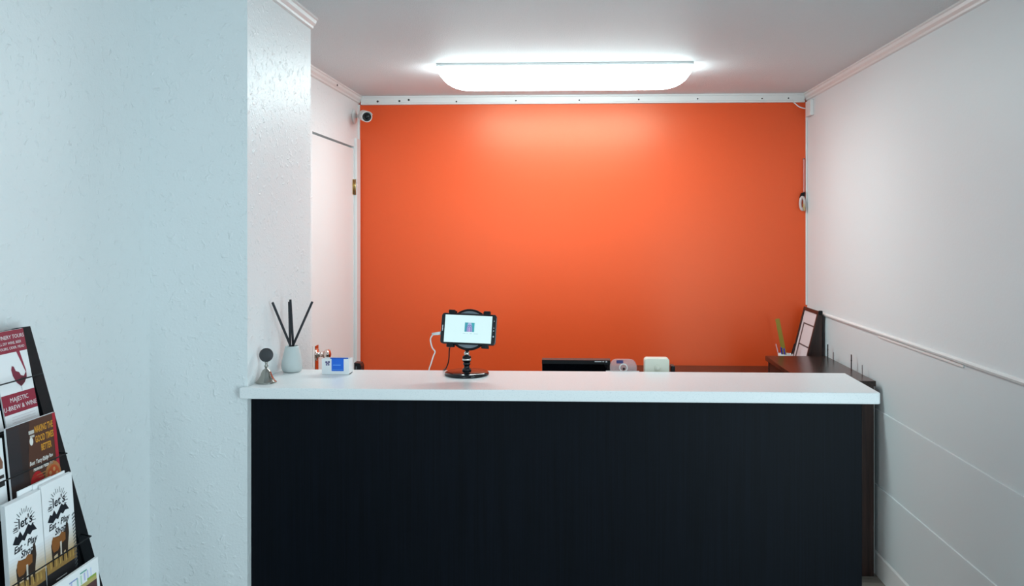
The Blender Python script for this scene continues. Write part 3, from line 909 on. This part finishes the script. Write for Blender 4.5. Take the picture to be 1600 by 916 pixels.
def pizza(p, w, h):
    p.rect(0, w, 0, h, (.030, .018, .016))
    p.up()
    p.poly([(.060, 0), (w - .012, 0), (w - .012, h), (.075, h), (.060, h * .5)], (.085, .032, .018))
    p.rect(0, .040, .06, h - .004, (.022, .022, .026))
    p.rect(w - .011, w, 0, h, (.42, .012, .03))
    p.up()
    yel = (.62, .28, .025)
    for i, (s, y) in enumerate((('MAKING THE', .024), ('GOOD TIMES', .046), ('BETTER', .068))):
        p.text(s, w * .735 + (.003 if i == 2 else 0), h - y, .0205, yel, sx=.52, bold=.0006)
    wht = (.80, .78, .74)
    p.disc(w * .46, h - .046, .006, .009, wht, 12)
    p.rect(w * .42, w * .53, h - .030, h - .022, (.55, .52, .48))
    p.rect(w * .44, w * .53, h - .038, h - .033, (.55, .52, .48))
    p.text('Best Tasty Lady', w * .58, h - .094, .0125, wht, sx=.8, shear=.2, bold=.0003)
    p.text('Chicken Place', w * .76, h - .093, .0115, wht, sx=.55, shear=.2, bold=.0003)
    p.text('Famous Pizza Bar', w * .66, h - .109, .0115, wht, sx=.85, shear=.2, bold=.0003)
    for i in range(4):
        p.rect(w * .42, w - .020, h - .1245 - .0065 * i, h - .1225 - .0065 * i, (.42, .20, .06))
    p.disc(w * .51, .040, .024, .030, (.45, .005, .012), 24)
    p.disc(w * .84, .048, .028, .030, (.42, .17, .06), 24)
    p.up()
    p.text('A', w * .51, .036, .026, wht, bold=.0004)
    p.disc(w * .845, .047, .021, .022, (.50, .08, .02), 20)
    p.up()
    for a in range(5):
        p.disc(w * .845 + .012 * math.cos(a * 1.3), .047 + .012 * math.sin(a * 1.3), .0045, .005, (.62, .30, .12), 10)
def lets(p, w, h):
    k = (.012, .014, .020)
    # sunset print at the foot
    for i in range(10):
        t = i / 9
        p.rect(0, w, .052 + i * .0065, .052 + (i + 1) * .0065, (.55 + .26 * t, .36 + .44 * t, .16 + .65 * t))
    p.rect(0, w, 0, .052, (.020, .018, .020))
    p.up()
    p.rect(.002, w - .002, .034, .060, (.30, .17, .05))
    p.rect(.030, w - .040, .012, .014, (.7, .7, .7))
    cx, cy = w * .50, h - .052
    for i in range(17):
        a = math.radians(-20 + 220 * i / 16)
        r0, r1 = .022, .030 + (.004 if i % 2 else 0)
        c, s = math.cos(a), math.sin(a)
        q = (-s * .0007, c * .0007)
        p.poly([(cx + r0 * c - q[0], cy + r0 * s - q[1]), (cx + r1 * c - q[0], cy + r1 * s - q[1]), (cx + r1 * c + q[0], cy + r1 * s + q[1]), (cx + r0 * c + q[0], cy + r0 * s + q[1])], k)
    p.text("let's", cx + .002, cy + .003, .028, k, rot=.05, bold=.0006, shear=.1)
    p.rect(cx - .036, cx - .022, cy - .010, cy - .0085, k).rect(cx - .037, cx - .023, cy - .006, cy - .0045, k).rect(cx - .035, cx - .024, cy - .002, cy - .0005, k)
    # mountains and forest
    p.poly([(cx - .040, h - .084), (cx - .030, h - .070), (cx - .024, h - .074), (cx - .016, h - .064), (cx - .009, h - .076), (cx - .004, h - .072), (cx + .010, h - .058), (cx + .018, h - .064), (cx + .023, h - .060), (cx + .036, h - .078), (cx + .022, h - .076), (cx + .014, h - .082), (cx + .006, h - .077), (cx - .004, h - .088), (cx - .012, h - .084), (cx - .022, h - .091)], k)
    p.text('Eat \u00b7 Play', cx - .001, h - .097, .0195, k, rot=.05, bold=.0005, shear=.25)
    p.text('Shop', cx + .002, h - .113, .0195, k, rot=.05, bold=.0005, shear=.25)
    # two cattle
    br, dk = (.26, .095, .025), (.035, .022, .016)
    b0 = .044
    p.poly([(.022, b0), (.026, b0), (.028, b0 + .022), (.040, b0 + .024), (.043, b0), (.047, b0), (.050, b0 + .028), (.054, b0 + .05), (.050, b0 + .060), (.034, b0 + .062), (.026, b0 + .056), (.020, b0 + .048)], dk)
    p.poly([(.056, b0), (.060, b0), (.062, b0 + .02), (.068, b0 + .022), (.070, b0), (.075, b0), (.078, b0 + .03), (.084, b0 + .055), (.083, b0 + .074), (.079, b0 + .083), (.075, b0 + .079), (.073, b0 + .068), (.060, b0 + .06), (.055, b0 + .03)], dk)
    p.up()
    p.poly([(.022, b0 + .042), (.027, b0 + .030), (.042, b0 + .030), (.052, b0 + .040), (.070, b0 + .044), (.071, b0 + .060), (.058, b0 + .066), (.048, b0 + .059), (.036, b0 + .061), (.028, b0 + .064), (.023, b0 + .056)], br)
    p.up()
    p.poly([(.050, b0 + .014), (.054, b0 + .014), (.056, b0 + .046), (.050, b0 + .046)], (.62, .55, .48))
    for u in (.012, .031, .044, .066, .080, .091):
        p.poly([(u, .040), (u + .006, .044), (u + .004, .056), (u + .001, .060)], (.46, .28, .08))
def zigzag(p, w, h):
    lets(p, w, h)
    p.up()
    n = 16
    for i in range(n):
        v = .012 + i * (h * .55) / n
        p.poly([(w - .010, v), (w, v + .005), (w, v + .0085), (w - .010, v + .0035)], (.10, .11, .12))
def booklet(p, w, h):
    p.rect(.004, w - .010, h - .046, h - .037, (.50, .42, .16))
    p.rect(w - .045, w - .010, h - .037, h - .032, (.30, .42, .08))
    p.rect(.002, w - .010, 0, h - .046, (.10, .05, .05))
    p.up()
    for i, (c, u) in enumerate((((.35, .38, .66), .03), ((.45, .66, .62), .045), ((.58, .56, .78), .060), ((.40, .62, .55), .082), ((.50, .72, .55), .095), ((.50, .50, .75), .108), ((.62, .60, .84), .120), ((.66, .70, .86), .132))):
        p.rect(u, u + .005, h - .036 + (.004 if i > 4 else 0), h - .020 + .001 * i, c)
    p.rect(.055, .085, h - .018, h - .015, (.30, .36, .62))
    p.rect(.095, .120, h - .013, h - .010, (.10, .36, .30))
def blue(p, w, h):
    p.rect(0, w, .045, h, (.012, .055, .26))
    p.up().rect(.010, w - .03, h - .05, h - .03, (.6, .65, .72))
def animal(p, w, h):
    p.rect(w - .06, w - .004, .085, .092, (.03, .03, .03))
    p.poly([(w - .055, .105), (w - .006, .105), (w - .004, .118), (w - .012, .135), (w - .03, .138), (w - .05, .125)], (.22, .10, .06))
    p.up().poly([(w - .040, .126), (w - .014, .136), (w - .020, .142), (w - .034, .140)], (.03, .025, .025))
    p.rect(w - .05, w - .004, .068, .080, (.02, .02, .02))

sheet((-1.289, 1.850, 1.382), .195, .110, .215, .004, 'wine brochure with dark red bands and a poured glass, topmost in rack', wine)
sheet((-1.288, 1.732, 1.372), .195, .10, .204, .004, 'dark blue brochure at the photo left edge beside the wine brochure', blue)
sheet((-1.213, 1.850, 1.1866), .10, .164, .185, .005, 'dark brown pizza brochure with yellow lettering and red edge', pizza)
sheet((-1.216, 1.679, 1.1700), .10, .10, .168, .005, 'white animal brochure at the photo left edge beside the pizza brochure', animal)
L1 = sheet((-1.160, 1.830, 1.0533), .068, .1075, .229, .007, 'cattle brochure with sun and mountain drawing, right one of the front pair', zigzag, 5)
L2 = sheet((-1.159, 1.7190, 1.0480), .068, .110, .229, .012, 'cattle brochure with sun and mountain drawing, left one of the front pair', lets, 7)
def behind(p, w, h):
    p.text('Side Area', w * .80, h - .009, .008, (.08, .09, .1), bold=.0003)
sheet((-1.1735, 1.778, 1.0600), .068, .110, .234, .003, 'plain white leaflet peeking up behind the left cattle brochure', behind, 1, 'leaflet')
sheet((-1.1700, 1.8200, 1.0600), .068, .108, .234, .003, 'blank white leaflet peeking up behind the right cattle brochure', None, 1, 'leaflet')
sheet((-1.1105, 1.850, .8507), .085, .164, .225, .006, 'white booklet with pastel lettering and green band, lowest in rack', booklet)

for o in bpy.data.objects:
    if '_o' in o:
        del o['_o']
